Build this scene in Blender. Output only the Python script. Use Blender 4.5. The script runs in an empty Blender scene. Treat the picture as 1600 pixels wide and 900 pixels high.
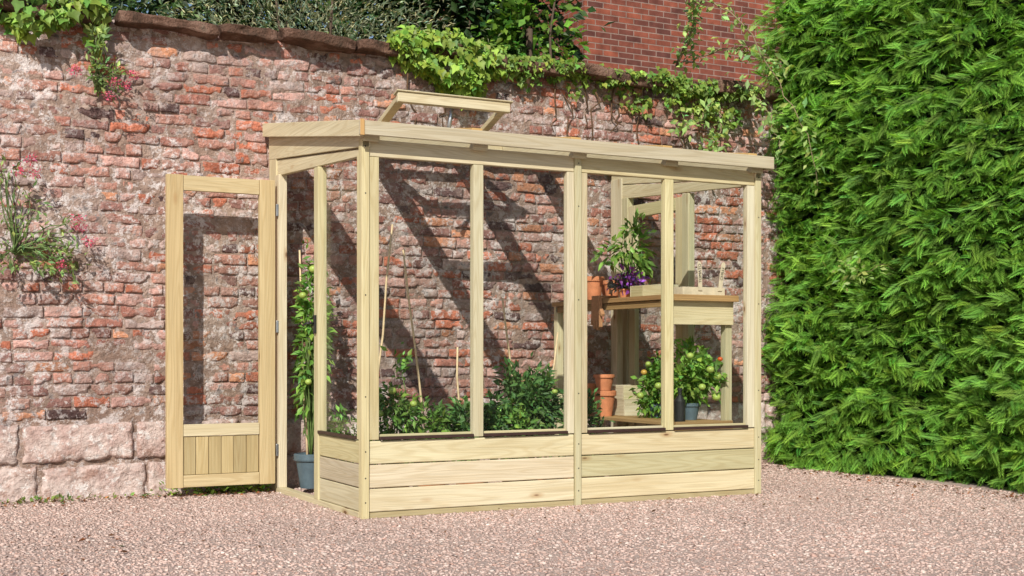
import bpy, math, random, bmesh
import numpy as np
from mathutils import Vector, Matrix
rng=np.random.default_rng(11); random.seed(11)
scene=bpy.context.scene
COL=scene.collection
A=np.array

# ------------------------------------------------------------ noise
def _h(ix,iy,iz,s):
    n=(ix*374761393+iy*668265263+iz*1274126177+s*974711)&0xffffffff
    n=((n^(n>>13))*1103515245)&0xffffffff
    n=((n^(n>>15))*1274126177)&0xffffffff
    n=n^(n>>16)
    return (n&0xffff)/65535.0
def vn(P,scale=1.0,seed=0):
    P=np.asarray(P,float)*scale
    i=np.floor(P).astype(np.int64); f=P-i; f=f*f*(3-2*f)
    r=0
    for dx in (0,1):
        for dy in (0,1):
            for dz in (0,1):
                w=(f[...,0] if dx else 1-f[...,0])*(f[...,1] if dy else 1-f[...,1])*(f[...,2] if dz else 1-f[...,2])
                r=r+w*_h(i[...,0]+dx,i[...,1]+dy,i[...,2]+dz,seed)
    return r
def fbm(P,scale=1.0,o=3,seed=0):
    r=0;a=.5;t=0
    for k in range(o):
        r=r+a*vn(P,scale*2**k,seed+k*7);t+=a;a*=.5
    return r/t

# ------------------------------------------------------------ object helpers
WP={}
def finish(o,loc,parent=None,label=None,category=None,group=None,kind=None):
    WP[o.name]=Vector(loc)
    if parent is not None:
        o.parent=parent; o.location=Vector(loc)-WP[parent.name]
    else: o.location=Vector(loc)
    if label:o["label"]=label
    if category:o["category"]=category
    if group:o["group"]=group
    if kind:o["kind"]=kind
    if o.name not in COL.objects: COL.objects.link(o)
    return o
def empty(name,loc,parent=None,**k):
    o=bpy.data.objects.new(name,None); o.empty_display_size=.1
    return finish(o,loc,parent,**k)
def mesh_np(name,V,F,mat,tint=None,uv=None,smooth=False,parent=None,origin=None,bevel=0,**k):
    V=np.asarray(V,float).reshape(-1,3)
    if origin is None:
        mn=V.min(0);mx=V.max(0);origin=((mn[0]+mx[0])/2,(mn[1]+mx[1])/2,mn[2])
    origin=A(origin,float)
    me=bpy.data.meshes.new(name)
    if isinstance(F,np.ndarray):
        m,kk=F.shape
        me.vertices.add(len(V)); me.vertices.foreach_set('co',(V-origin).astype(np.float32).ravel())
        me.loops.add(m*kk); me.loops.foreach_set('vertex_index',F.astype(np.int32).ravel())
        me.polygons.add(m); me.polygons.foreach_set('loop_start',np.arange(0,m*kk,kk,dtype=np.int32))
        me.update(calc_edges=True)
    else:
        me.from_pydata((V-origin).tolist(),[],F)
    me.validate()
    if tint is not None:
        t=np.asarray(tint,float)
        if t.ndim==1: t=np.tile(t,(len(V),1))
        a=me.attributes.new('tint','FLOAT_COLOR','POINT')
        a.data.foreach_set('color',np.c_[t,np.ones(len(t))].astype(np.float32).ravel())
    if uv is not None:
        l=me.uv_layers.new(name='UVMap'); l.data.foreach_set('uv',np.asarray(uv,np.float32).ravel())
    if smooth: me.polygons.foreach_set('use_smooth',np.ones(len(me.polygons),dtype=bool))
    me.materials.append(mat)
    o=bpy.data.objects.new(name,me)
    if bevel:
        b=o.modifiers.new('bevel','BEVEL');b.width=bevel;b.segments=2;b.limit_method='ANGLE'
    return finish(o,origin,parent,**k)

# ------------------------------------------------------------ materials
class NT:
    def __init__(s,name):
        s.m=bpy.data.materials.new(name); s.m.use_nodes=True; s.t=s.m.node_tree
        s.t.nodes.clear(); s.out=s.n('ShaderNodeOutputMaterial')
    def n(s,typ,**k):
        x=s.t.nodes.new(typ)
        for a,b in k.items(): setattr(x,a,b)
        return x
    def l(s,a,b): s.t.links.new(a,b)
    def val(s,x,inp):
        if isinstance(x,bpy.types.NodeSocket): s.l(x,inp)
        else: inp.default_value=x
    def math(s,op,a,b=None,c=None,clamp=False):
        x=s.n('ShaderNodeMath',operation=op,use_clamp=clamp)
        s.val(a,x.inputs[0])
        if b is not None:s.val(b,x.inputs[1])
        if c is not None:s.val(c,x.inputs[2])
        return x.outputs[0]
    def mix(s,f,a,b,blend='MIX'):
        x=s.n('ShaderNodeMix',data_type='RGBA',blend_type=blend)
        s.val(f,x.inputs[0]);s.val(a,x.inputs[6]);s.val(b,x.inputs[7]);return x.outputs[2]
    def noise(s,vec,scale,detail=4,rough=.55,dist=0):
        x=s.n('ShaderNodeTexNoise'); s.l(vec,x.inputs['Vector'])
        x.inputs['Scale'].default_value=scale;x.inputs['Detail'].default_value=detail
        x.inputs['Roughness'].default_value=rough;x.inputs['Distortion'].default_value=dist
        return x.outputs['Fac']
    def ramp(s,f,*st):
        x=s.n('ShaderNodeValToRGB'); e=x.color_ramp.elements
        while len(e)<len(st): e.new(.5)
        for i,(p,c) in enumerate(st):
            e[i].position=p; e[i].color=(*c,1) if not isinstance(c,(int,float)) else (c,c,c,1)
        s.l(f,x.inputs[0]); return x.outputs[0]
    def mapr(s,f,a,b,c=0.,d=1.):
        x=s.n('ShaderNodeMapRange'); s.l(f,x.inputs[0])
        for i,v in enumerate((a,b,c,d)): x.inputs[i+1].default_value=v
        return x.outputs[0]
    def tint(s): return s.n('ShaderNodeAttribute',attribute_name='tint').outputs['Color']
    def pos(s,off=0):
        p=s.n('ShaderNodeNewGeometry').outputs['Position']
        if off:
            q=s.n('ShaderNodeMapping');q.inputs['Location'].default_value=(off,off*.7,off*1.3);s.l(p,q.inputs['Vector']);p=q.outputs[0]
        return p
    def principled(s,col,rough=.8,bump=None,bs=.3,bd=.01,spec=.3,**k):
        p=s.n('ShaderNodeBsdfPrincipled'); s.val(col,p.inputs['Base Color']); s.val(rough,p.inputs['Roughness'])
        p.inputs['Specular IOR Level'].default_value=spec
        for a,b in k.items(): p.inputs[a.replace('_',' ')].default_value=b
        if bump is not None:
            b=s.n('ShaderNodeBump'); b.inputs['Strength'].default_value=bs;b.inputs['Distance'].default_value=bd
            s.l(bump,b.inputs['Height']); s.l(b.outputs[0],p.inputs['Normal'])
        s.l(p.outputs[0],s.out.inputs[0]); return p

def weather(s,c,P,smear=.5):
    P2=s.pos(13.)
    n3=s.noise(P,1.5,5,.6,.3); n4=s.noise(P,26,6,.74); n5=s.noise(P2,5.0,6,.7); n6=s.noise(P2,11,6,.72); n7=s.noise(P2,.9,3,.5)
    sx_=s.n('ShaderNodeSeparateXYZ'); s.l(P,sx_.inputs[0]); left=s.mapr(sx_.outputs[0],-.6,1.4,.03,0.)
    sm=s.mapr(s.math('ADD',n5,left),.54,.62); c=s.mix(s.math('MULTIPLY',sm,smear),c,(.48,.345,.30,1))
    f=s.math('MULTIPLY',s.mapr(s.math('ADD',n4,s.math('MULTIPLY',left,.4)),.53,.60),s.mapr(s.math('ADD',n3,left),.38,.58,.25,1.0),clamp=True)
    c=s.mix(s.math('MULTIPLY',f,.88),c,(.76,.69,.67,1))
    f2=s.math('MULTIPLY',s.mapr(n6,.55,.60),s.mapr(s.math('ADD',n3,left),.40,.53,.15,1.0),clamp=True)
    c=s.mix(s.math('MULTIPLY',f2,.8),c,(.72,.64,.62,1))
    d=s.noise(P,13,6,.72); c=s.mix(s.mapr(d,.58,.66,0,.72),c,(.06,.04,.038,1))
    c=s.mix(1.,c,s.ramp(n7,(.35,.80),(.65,1.06)),'MULTIPLY')
    return c,n4
def m_brick():
    s=NT('old_brick'); P=s.pos(); t=s.tint()
    n1=s.noise(P,9,6,.65); n2=s.noise(P,60,4,.6)
    c=s.mix(.75,t,s.ramp(n1,(.3,.55),(.7,1.5)),'MULTIPLY')
    c=s.mix(.6,c,s.ramp(n2,(.3,.6),(.72,1.4)),'MULTIPLY')
    c,n4=weather(s,c,P)
    s.principled(c,.95,s.math('ADD',n2,s.math('MULTIPLY',n4,1.4)),1.,.014,.1); return s.m
def m_block():
    s=NT('whitewashed_sandstone'); P=s.pos(); t=s.tint()
    n1=s.noise(P,4,6,.7);n2=s.noise(P,45,5,.65);n3=s.noise(P,10,6,.75);n4=s.noise(s.pos(7.),16,6,.75)
    c=s.mix(s.mapr(n1,.42,.56,0,.85),t,(.66,.54,.49,1))
    c=s.mix(s.mapr(n3,.54,.62,0,.75),c,(.40,.24,.19,1))
    c=s.mix(s.mapr(n4,.54,.60,0,.85),c,(.78,.73,.70,1))
    c=s.mix(.55,c,s.ramp(n2,(.3,.55),(.7,1.3)),'MULTIPLY')
    s.principled(c,.95,s.math('ADD',n2,s.math('MULTIPLY',n3,1.5)),.9,.02,.1); return s.m
def m_mortar():
    s=NT('lime_mortar'); P=s.pos()
    n1=s.noise(P,4,6,.65);n2=s.noise(P,70,4,.65);n3=s.noise(P,22,5,.7)
    c=s.ramp(n1,(.3,(.27,.175,.135)),(.5,(.36,.255,.205)),(.7,(.46,.35,.30)))
    c=s.mix(.7,c,s.ramp(n3,(.3,.45),(.65,1.3)),'MULTIPLY')
    c,n4=weather(s,c,P,.2)
    s.principled(c,.97,s.math('ADD',n2,n3),1.,.014,.1); return s.m
def m_coping():
    s=NT('coping_sandstone'); P=s.pos()
    n1=s.noise(P,6,6,.7);n2=s.noise(P,50,5,.65)
    c=s.ramp(n1,(.3,(.05,.04,.03)),(.5,(.15,.085,.06)),(.62,(.26,.16,.12)),(.75,(.12,.11,.08)))
    s.principled(c,.95,s.math('ADD',n1,n2),.9,.03,.1); return s.m
def m_wood(name,a,b,ring,sc=1.):
    s=NT(name); uv=s.n('ShaderNodeUVMap').outputs[0]
    def mp(x,y):
        q=s.n('ShaderNodeMapping'); q.inputs['Scale'].default_value=(x*sc,y*sc,1); s.l(uv,q.inputs['Vector']); return q.outputs[0]
    low=s.noise(mp(.6,9),1,2,.4,.12)
    rings=s.math('SINE',s.math('MULTIPLY',low,120.))
    rings=s.mapr(rings,-.2,1,0,1)
    fine=s.noise(mp(2.5,200),1,4,.6)
    med=s.noise(mp(1.2,16),1,3,.5)
    c=s.mix(s.mapr(med,.3,.7),(*a,1),(*b,1))
    c=s.mix(s.math('MULTIPLY',rings,.30),c,(*ring,1))
    c=s.mix(.6,c,s.ramp(fine,(.3,.72),(.7,1.12)),'MULTIPLY')
    v=s.n('ShaderNodeTexVoronoi'); s.l(mp(2.6,7.5),v.inputs['Vector']); v.inputs['Scale'].default_value=1
    k=v.outputs['Distance']
    c=s.mix(s.mapr(k,.08,.15,.5,0),c,(.36,.22,.10,1))
    c=s.mix(s.mapr(k,.045,.07,.88,0),c,(.14,.065,.03,1))
    c=s.mix(1.,c,s.tint(),'MULTIPLY')
    s.principled(c,.65,s.math('ADD',fine,s.math('MULTIPLY',rings,.3)),.3,.004,.25); return s.m
def m_leaf(name,trans,rough=.5):
    s=NT(name); t=s.tint(); n=s.noise(s.pos(),30,2)
    c=s.mix(.5,t,s.ramp(n,(.3,.6),(.7,1.4)),'MULTIPLY')
    d=s.n('ShaderNodeBsdfPrincipled'); s.l(c,d.inputs['Base Color']); d.inputs['Roughness'].default_value=rough; d.inputs['Specular IOR Level'].default_value=.35
    tr=s.n('ShaderNodeBsdfTranslucent'); s.l(s.mix(1.,c,(1.3,1.4,.5,1),'MULTIPLY'),tr.inputs[0])
    mx=s.n('ShaderNodeMixShader'); mx.inputs[0].default_value=trans
    s.l(d.outputs[0],mx.inputs[1]);s.l(tr.outputs[0],mx.inputs[2]); s.l(mx.outputs[0],s.out.inputs[0]); return s.m
def m_tint(name,rough=.9,ns=80,bs=.4,amp=.5):
    s=NT(name); t=s.tint(); n=s.noise(s.pos(),ns,4,.65)
    c=s.mix(amp,t,s.ramp(n,(.3,.6),(.7,1.35)),'MULTIPLY')
    s.principled(c,rough,n,bs,.006,.2); return s.m
def m_ground():
    s=NT('gravel_ground'); P=s.pos()
    v=s.n('ShaderNodeTexVoronoi'); s.l(P,v.inputs['Vector']); v.inputs['Scale'].default_value=115
    hsv=s.n('ShaderNodeSeparateColor'); s.l(v.outputs['Color'],hsv.inputs[0])
    c=s.ramp(hsv.outputs[0],(0.,(.44,.315,.265)),(.35,(.53,.39,.34)),(.7,(.59,.455,.40)),(1.,(.65,.54,.48)))
    n1=s.noise(P,1.3,5,.6); c=s.mix(.7,c,s.ramp(n1,(.3,.76),(.7,1.12)),'MULTIPLY')
    d=s.mapr(v.outputs['Distance'],.2,.75,1,0); c=s.mix(1.,c,s.ramp(d,(0.,.68),(.5,1.)),'MULTIPLY')
    s.principled(c,.95,d,.7,.006,.15); return s.m
def m_glass():
    s=NT('clear_glazing')
    tr=s.n('ShaderNodeBsdfTransparent'); tr.inputs[0].default_value=(.975,.985,.98,1)
    g=s.n('ShaderNodeBsdfGlossy'); g.inputs['Roughness'].default_value=.02
    lw=s.n('ShaderNodeLayerWeight'); lw.inputs[0].default_value=.5
    f=s.math('MULTIPLY_ADD',s.math('POWER',lw.outputs['Facing'],4.),.3,.008,clamp=True)
    mx=s.n('ShaderNodeMixShader'); s.l(f,mx.inputs[0]); s.l(tr.outputs[0],mx.inputs[1]); s.l(g.outputs[0],mx.inputs[2])
    s.l(mx.outputs[0],s.out.inputs[0]); return s.m
def m_plain(name,col,rough=.6,metal=0.,ns=20):
    s=NT(name); n=s.noise(s.pos(),ns,4,.6)
    c=s.mix(.5,(*col,1),s.ramp(n,(.3,.65),(.7,1.3)),'MULTIPLY')
    s.principled(c,rough,n,.15,.004,.4,Metallic=metal); return s.m
def m_house():
    s=NT('house_brick'); P=s.n('ShaderNodeTexCoord').outputs['Object']
    sp=s.n('ShaderNodeSeparateXYZ'); s.l(P,sp.inputs[0]); cb=s.n('ShaderNodeCombineXYZ')
    s.l(s.math('ADD',sp.outputs[0],sp.outputs[1]),cb.inputs[0]); s.l(sp.outputs[2],cb.inputs[1])
    b=s.n('ShaderNodeTexBrick'); s.l(cb.outputs[0],b.inputs['Vector']); b.inputs['Scale'].default_value=1
    b.inputs['Brick Width'].default_value=.215;b.inputs['Row Height'].default_value=.07;b.inputs['Mortar Size'].default_value=.0065
    b.inputs['Color1'].default_value=(.29,.085,.05,1);b.inputs['Color2'].default_value=(.11,.042,.034,1);b.inputs['Mortar'].default_value=(.28,.195,.16,1)
    b.inputs['Mortar Smooth'].default_value=.2
    n=s.noise(P,8,5,.6); c=s.mix(.7,b.outputs['Color'],s.ramp(n,(.3,.5),(.7,1.35)),'MULTIPLY')
    inv=s.math('SUBTRACT',1.,b.outputs['Fac'])
    s.principled(c,.9,inv,.6,.008,.2); return s.m

BRICK=m_brick();BLOCK=m_block();MORTAR=m_mortar();COPING=m_coping()
WOOD=m_wood('pale_treated_pine',(.54,.465,.30),(.655,.59,.41),(.43,.33,.17))
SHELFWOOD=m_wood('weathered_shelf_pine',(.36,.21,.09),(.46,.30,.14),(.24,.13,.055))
LEAF=m_leaf('leaf',.28);HLEAF=m_leaf('conifer_leaf',.30,.6);TINT=m_tint('stone_and_debris');BARK=m_tint('bark',.9,60,.6)
GROUND=m_ground();GLASS=m_glass();HOUSE=m_house()
DARKSTRIP=m_plain('brown_drip_strip',(.045,.022,.018),.5)
METAL=m_plain('galvanised_steel',(.5,.53,.56),.35,.9);BLACK=m_plain('black_iron',(.02,.02,.02),.4)
TERRA=m_plain('terracotta',(.56,.21,.095),.8,0,25);BLUEPOT=m_plain('blue_grey_plastic',(.08,.12,.145),.5)
SOIL=m_plain('soil',(.03,.02,.014),.95,0,60)
CANE=m_plain('bamboo',(.66,.50,.30),.6,0,40)
GLOVE=m_plain('leather_glove',(.42,.21,.10),.8,0,60)
WHITEWOOD=m_plain('painted_seed_tray',(.62,.53,.38),.6)

# ------------------------------------------------------------ boards
class Boards:
    def __init__(s): s.V=[];s.F=[];s.UV=[];s.T=[]
    def raw(s,V,F,axis,tint):
        b=sum(len(v) for v in s.V); V=A(V,float); s.V.append(V)
        other=[i for i in range(3) if i!=axis]; off=(random.random()*30,random.random()*30)
        for f in F:
            p=V[list(f)]; ext=p.max(0)-p.min(0)
            vv=max(other,key=lambda i:ext[i])
            if ext[axis]<1e-6: ua,va=other
            else: ua,va=axis,vv
            for q in p: s.UV.append((q[ua]+off[0],q[va]+off[1]))
            s.F.append([b+i for i in f])
        s.T.append(np.tile(tint,(len(V),1)))
        return s
    def box(s,x0,x1,y0,y1,z0,z1,tint=None,axis=None):
        if tint is None:
            k=random.uniform(.83,1.10); h=random.uniform(-.04,.03); tint=(k*(1+h),k,k*random.uniform(.84,1.08))
        V=[(x,y,z) for x in (x0,x1) for y in (y0,y1) for z in (z0,z1)]
        F=[(0,1,3,2),(4,6,7,5),(0,4,5,1),(2,3,7,6),(0,2,6,4),(1,5,7,3)]
        if axis is None: axis=int(np.argmax([x1-x0,y1-y0,z1-z0]))
        return s.raw(V,F,axis,tint)
    def prism_x(s,poly,x0,x1,axis=1,tint=None):
        if tint is None:
            k=random.uniform(.88,1.08); tint=(k,k*.99,k*.97)
        n=len(poly); V=[(x0,y,z) for y,z in poly]+[(x1,y,z) for y,z in poly]
        F=[tuple(range(n))[::-1],tuple(range(n,2*n))]+[(i,(i+1)%n,n+(i+1)%n,n+i) for i in range(n)]
        return s.raw(V,F,axis,tint)
    def obj(s,name,parent=None,mat=None,bevel=.0025,**k):
        return mesh_np(name,np.concatenate(s.V),s.F,mat or WOOD,tint=np.concatenate(s.T),uv=s.UV,parent=parent,bevel=bevel,**k)
def board(name,parent,*b,mat=None,tint=None,**k): return Boards().box(*b,tint=tint).obj(name,parent,mat,**k)

# ------------------------------------------------------------ leaves
TPL={
 'simple':(A([(0,0,0),(.45,.5,.08),(1,0,-.06),(.45,-.5,.08)]),A([(0,3,2),(0,2,1)])),
 'ivy':(A([(.3,0,-.04),(0,0,0),(-.08,.36,.03),(.3,.55,.05),(.52,.26,.03),(1,0,-.08),(.52,-.26,.03),(.3,-.55,.05),(-.08,-.36,.03)]),
        A([(0,1,2),(0,2,3),(0,3,4),(0,4,5),(0,5,6),(0,6,7),(0,7,8),(0,8,1)])),
}
fv=[(0,-.016,0),(1,0,-.20),(0,.016,0)];ff=[(0,1,2)]
for i in range(14):
    a=.03+.066*i; sgn=1 if i%2 else -1; w=.44*(1-a*.68); ln=.40*(1-a*.35)
    b=len(fv); c=-.20*a*a; px_,py_=a+ln,sgn*w
    fv+=[(a-.01,0,c),(a+ln*.5-.022,sgn*w*.55+sgn*.018,c-.01),(px_,py_,c-.06),(a+ln*.5+.028,sgn*w*.45-sgn*.018,c-.01)]
    ff+=[(b,b+1,b+2),(b,b+2,b+3)]
TPL['frond']=(A(fv),A(ff))
def nrm(v): return v/np.maximum(np.linalg.norm(v,axis=-1,keepdims=True),1e-9)
def leaves(P,D,N,L,W,C,shape='simple'):
    tv,tf=TPL[shape]; n=len(P); D=nrm(D); S=nrm(np.cross(D,N)); N=np.cross(S,D)
    V=P[:,None]+tv[None,:,0:1]*(L[:,None,None]*D[:,None])+tv[None,:,1:2]*(W[:,None,None]*S[:,None])+tv[None,:,2:3]*(L[:,None,None]*N[:,None])
    F=(np.arange(n)[:,None,None]*len(tv)+tf[None]).reshape(-1,3)
    T=np.repeat(C[:,None],len(tv),1).reshape(-1,3)
    return V.reshape(-1,3),F,T
def cat(parts):
    V=[];F=[];T=[];b=0
    for v,f,t in parts:
        V.append(v);F.append(f+b);T.append(t);b+=len(v)
    return np.concatenate(V),np.concatenate(F),np.concatenate(T)
def colvar(n,base,var=.3,hue=.15):
    k=np.exp(rng.normal(0,var,n))[:,None]; h=rng.normal(0,hue,n)
    c=A(base)[None]*k; c=c*np.c_[1+h,np.ones(n),1-h*.5]
    return np.clip(c,.004,.8)
def bush(c,r,n,L,col,clumps=12,spread=.28,shape='simple',var=.3,W=.5,droop=.2):
    c=A(c,float);r=A(r,float)
    d=nrm(rng.normal(size=(clumps,3))); rad=rng.uniform(.35,.95,clumps)[:,None]; cc=d*rad
    k=rng.integers(0,clumps,n); q=cc[k]+rng.normal(size=(n,3))*spread
    P=c+q*r
    D=nrm(q)+rng.normal(size=(n,3))*.7; D[:,2]-=droop
    N=rng.normal(size=(n,3))*.6+A([-.3,-.5,.9])
    Ls=L*rng.uniform(.6,1.3,n)
    C=colvar(n,col,var)*(.7+.6*rng.random(clumps)[k][:,None])
    return leaves(P,D,N,Ls,Ls*W,C,shape),c+cc*r
def tube(pts,rad,sides=6,col=(.1,.08,.05)):
    pts=A(pts,float); n=len(pts); rad=np.broadcast_to(rad,(n,))
    T=nrm(np.gradient(pts,axis=0)); up=A([.3,.9,.2]); S=nrm(np.cross(T,up)); U=np.cross(S,T)
    a=np.linspace(0,2*np.pi,sides,endpoint=False)
    V=pts[:,None]+rad[:,None,None]*(np.cos(a)[None,:,None]*S[:,None]+np.sin(a)[None,:,None]*U[:,None])
    F=[]
    for i in range(n-1):
        for j in range(sides):
            p=i*sides+j;q=i*sides+(j+1)%sides; F+= [(p,q,q+sides),(p,q+sides,p+sides)]
    for j in range(1,sides-1): F+=[(0,j+1,j),((n-1)*sides,(n-1)*sides+j,(n-1)*sides+j+1)]
    V=V.reshape(-1,3); return V,A(F),np.tile(col,(len(V),1))
def wiggle(p0,p1,n=7,amp=.03,sag=0):
    p0=A(p0,float);p1=A(p1,float); t=np.linspace(0,1,n)[:,None]
    P=p0+(p1-p0)*t; P[1:-1]+=rng.normal(size=(n-2,3))*amp; P[:,2]+=sag*np.sin(t[:,0]*np.pi); return P
def lathe(name,prof,c,mat,sides=28,parent=None,**k):
    a=np.linspace(0,2*np.pi,sides,endpoint=False); V=[]
    for r,z in prof: V+= [(c[0]+r*math.cos(t),c[1]+r*math.sin(t),c[2]+z) for t in a]
    F=[]
    for i in range(len(prof)-1):
        for j in range(sides):
            p=i*sides+j;q=i*sides+(j+1)%sides; F.append((p,q,q+sides,p+sides))
    F.append(tuple(range(sides))[::-1]); F.append(tuple(range((len(prof)-1)*sides,len(prof)*sides)))
    return mesh_np(name,V,F,mat,parent=parent,smooth=False,**k)
def potprof(r,h):
    return [(r*.66,0),(r*.92,h*.78),(r*.92,h*.8),(r*1.04,h*.8),(r*1.06,h*.84),(r*1.06,h*.98),(r*1.0,h),(r*.93,h),(r*.88,h*.9)]

# ============================================================ CAMERA / LIGHT
TH=math.radians(27.6)
cam=bpy.data.cameras.new('camera');co=bpy.data.objects.new('camera',cam);COL.objects.link(co)
co.location=(-2.239,-5.871,.811);co.rotation_euler=(math.radians(90),0,-TH)
cam.sensor_width=36;cam.lens=44.8;cam.shift_y=103/1600;cam.clip_end=300;scene.camera=co
SD=Vector((1.1,1.56,-1.38)).normalized()
sl=bpy.data.lights.new('sun','SUN');sl.energy=5.0;sl.angle=math.radians(.5);sl.color=(1,.95,.86)
so=bpy.data.objects.new('sun',sl);COL.objects.link(so);so.rotation_euler=SD.to_track_quat('-Z','Y').to_euler();so.location=(-6,-8,8)
w=bpy.data.worlds.new('World');scene.world=w;w.use_nodes=True
nt=w.node_tree;bg=nt.nodes['Background'];sk=nt.nodes.new('ShaderNodeTexSky');sk.sky_type='NISHITA';sk.sun_disc=False
sk.sun_elevation=math.asin(-SD.z);sk.sun_rotation=math.atan2(-SD.x,-SD.y)%(2*math.pi)
nt.links.new(sk.outputs[0],bg.inputs[0]);bg.inputs[1].default_value=.10
scene.view_settings.view_transform='Standard';scene.view_settings.look='None';scene.view_settings.exposure=0

# ============================================================ GROUND
g=60
mesh_np('ground',[(-g,-g,0),(g,-g,0),(g,g,0),(-g,g,0)],[(0,1,2,3)],GROUND,origin=(0,0,0),kind='structure',label='pale pink gravel ground in front of the wall',category='ground')
n=110000
P=np.c_[rng.uniform(-2.6,3.8,n),rng.uniform(-3.0,1.56,n),np.zeros(n)]
cube=A([(x,y,z) for x in (-1,1) for y in (-1,1) for z in (-1,1)],float)
cf=A([(0,1,3,2),(4,6,7,5),(0,4,5,1),(2,3,7,6),(0,2,6,4),(1,5,7,3)])
sz=np.clip(np.exp(rng.normal(-5.40,.34,n)),.0025,.0115)
sc=sz[:,None]*rng.uniform(.65,1.3,(n,3)); sc[:,2]*=.5
V=cube[None]*sc[:,None]*rng.uniform(.55,1.1,(n,8,3))
a=rng.uniform(0,6.28,n);t=rng.normal(0,.22,n)
ca,sa=np.cos(a)[:,None],np.sin(a)[:,None];ct,st=np.cos(t)[:,None],np.sin(t)[:,None]
x,y,z=V[...,0],V[...,1],V[...,2]; y,z=y*ct-z*st,y*st+z*ct; x,y=x*ca-y*sa,x*sa+y*ca
V=np.stack([x,y,z],-1); P[:,2]=sz*.25*rng.uniform(.5,1.3,n)
V=V+P[:,None]
F=(np.arange(n)[:,None,None]*8+cf[None]).reshape(-1,4)
pal=A([(.58,.43,.375),(.53,.39,.34),(.62,.485,.43),(.48,.34,.285),(.67,.57,.51),(.38,.27,.23),(.54,.35,.29)])
pc=pal[rng.choice(7,n,p=[.28,.26,.18,.12,.05,.05,.06])]*np.exp(rng.normal(0,.08,n))[:,None]
pc*=(.83+.34*fbm(P,1.1,3,17))[:,None]
mesh_np('gravel',V.reshape(-1,3),F,TINT,tint=np.repeat(pc,8,0),origin=(0,0,0),kind='stuff',label='loose pinkish crushed stone gravel on the ground',category='gravel')

n=1250
P=np.r_[np.c_[rng.uniform(-2.5,0,550),1.52-np.abs(rng.normal(0,.14,550)),np.full(550,.012)],
        np.c_[3.68-np.abs(rng.normal(0,.13,500)),rng.uniform(-3,1.5,500),np.full(500,.012)],
        np.c_[rng.uniform(-2,3.5,200),-np.abs(rng.normal(0,.6,200)),np.full(200,.012)]]
D=rng.normal(size=(n,3));D[:,2]*=.3;N=rng.normal(size=(n,3))*.35+A([0,0,1])
L=rng.uniform(.010,.034,n)
v,f,t=leaves(P,D,N,L,L*.55,colvar(n,(.17,.075,.035),.5,.2))
mesh_np('fallen_leaves',v,f,LEAF,tint=t,kind='stuff',label='dry brown leaves scattered on the gravel',category='leaves')

# ============================================================ OLD WALL
WY=1.60
wall=empty('garden_wall',(0,WY+.15,0),label='old weathered red brick garden wall with pale lime patches and stone base',category='wall')
def patches(rects,amp,res,seed,ez=.004,roundd=.007,pw=1.):
    VV=[];FF=[];TT=[];RR=[];b=0
    for (x0,x1,z0,z1,dep,col) in rects:
        w_=x1-x0;h_=z1-z0; e1=.002*pw;e2=min(.009*pw,h_*.2)
        nx=max(3,int(w_/res));nz=max(2,int(h_/res))
        us=np.r_[0,e1,np.linspace(e2,w_-e2,nx),w_-e1,w_];vs=np.r_[0,e1,np.linspace(e2,h_-e2,nz),h_-e1,h_]
        U,Z=np.meshgrid(us,vs,indexing='ij'); I,J=np.meshgrid(np.arange(len(us)),np.arange(len(vs)),indexing='ij')
        ring=np.minimum(np.minimum(I,len(us)-1-I),np.minimum(J,len(vs)-1-J))
        Y=np.where(ring==0,.05,np.where(ring==1,roundd,0.))
        tilt=random.gauss(0,.025)*(U-w_/2)+random.gauss(0,.05)*(Z-h_/2); rot=random.gauss(0,.010)
        if pw>1: tilt=tilt*.3
        p=np.stack([x0+U,WY+dep+Y+tilt,z0+Z+rot*(U-w_/2)],-1); VV.append(p.reshape(-1,3)); RR.append(ring.ravel())
        nv=len(vs); i,j=np.meshgrid(np.arange(len(us)-1),np.arange(nv-1),indexing='ij')
        q=(i*nv+j).ravel(); FF.append(np.c_[q,q+nv,q+nv+1,q+1]+b); b+=p.shape[0]*p.shape[1]
        TT.append(np.tile(col,(p.shape[0]*p.shape[1],1)))
    V=np.concatenate(VV);V0=V.copy();R=np.concatenate(RR)
    V[:,1]+=(fbm(V0,24,3,seed)-.5)*amp*2+(fbm(V0*A([1,0,1])+A([0,WY,0]),1.1,2,8)-.5)*.03
    chip=np.maximum(0,fbm(V0,20,3,seed+31)-.52); V[:,1]+=np.where(R<=2,chip*.11*min(pw,1.),chip*.03)
    if pw>1: V[:,1]+=(fbm(V0,7,3,seed+21)-.5)*.016
    V[:,2]+=(fbm(V0*A([1,0,.35]),1.0,2,42)-.5)*.045+(fbm(V0*A([1,0,.6]),3.2,2,44)-.5)*.012+(vn(V0,30,seed+11)-.5)*ez*2
    V[:,0]+=(vn(V0,28,seed+13)-.5)*ez*2
    return V,np.concatenate(FF),np.concatenate(TT)
bp=A([(.52,.185,.115),(.45,.23,.18),(.32,.17,.145),(.53,.315,.27),(.15,.09,.085),(.47,.345,.31),(.55,.26,.155),(.39,.175,.135)])
rects=[];z=.455;row=0
X0,X1=-5.0,4.0
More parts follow.
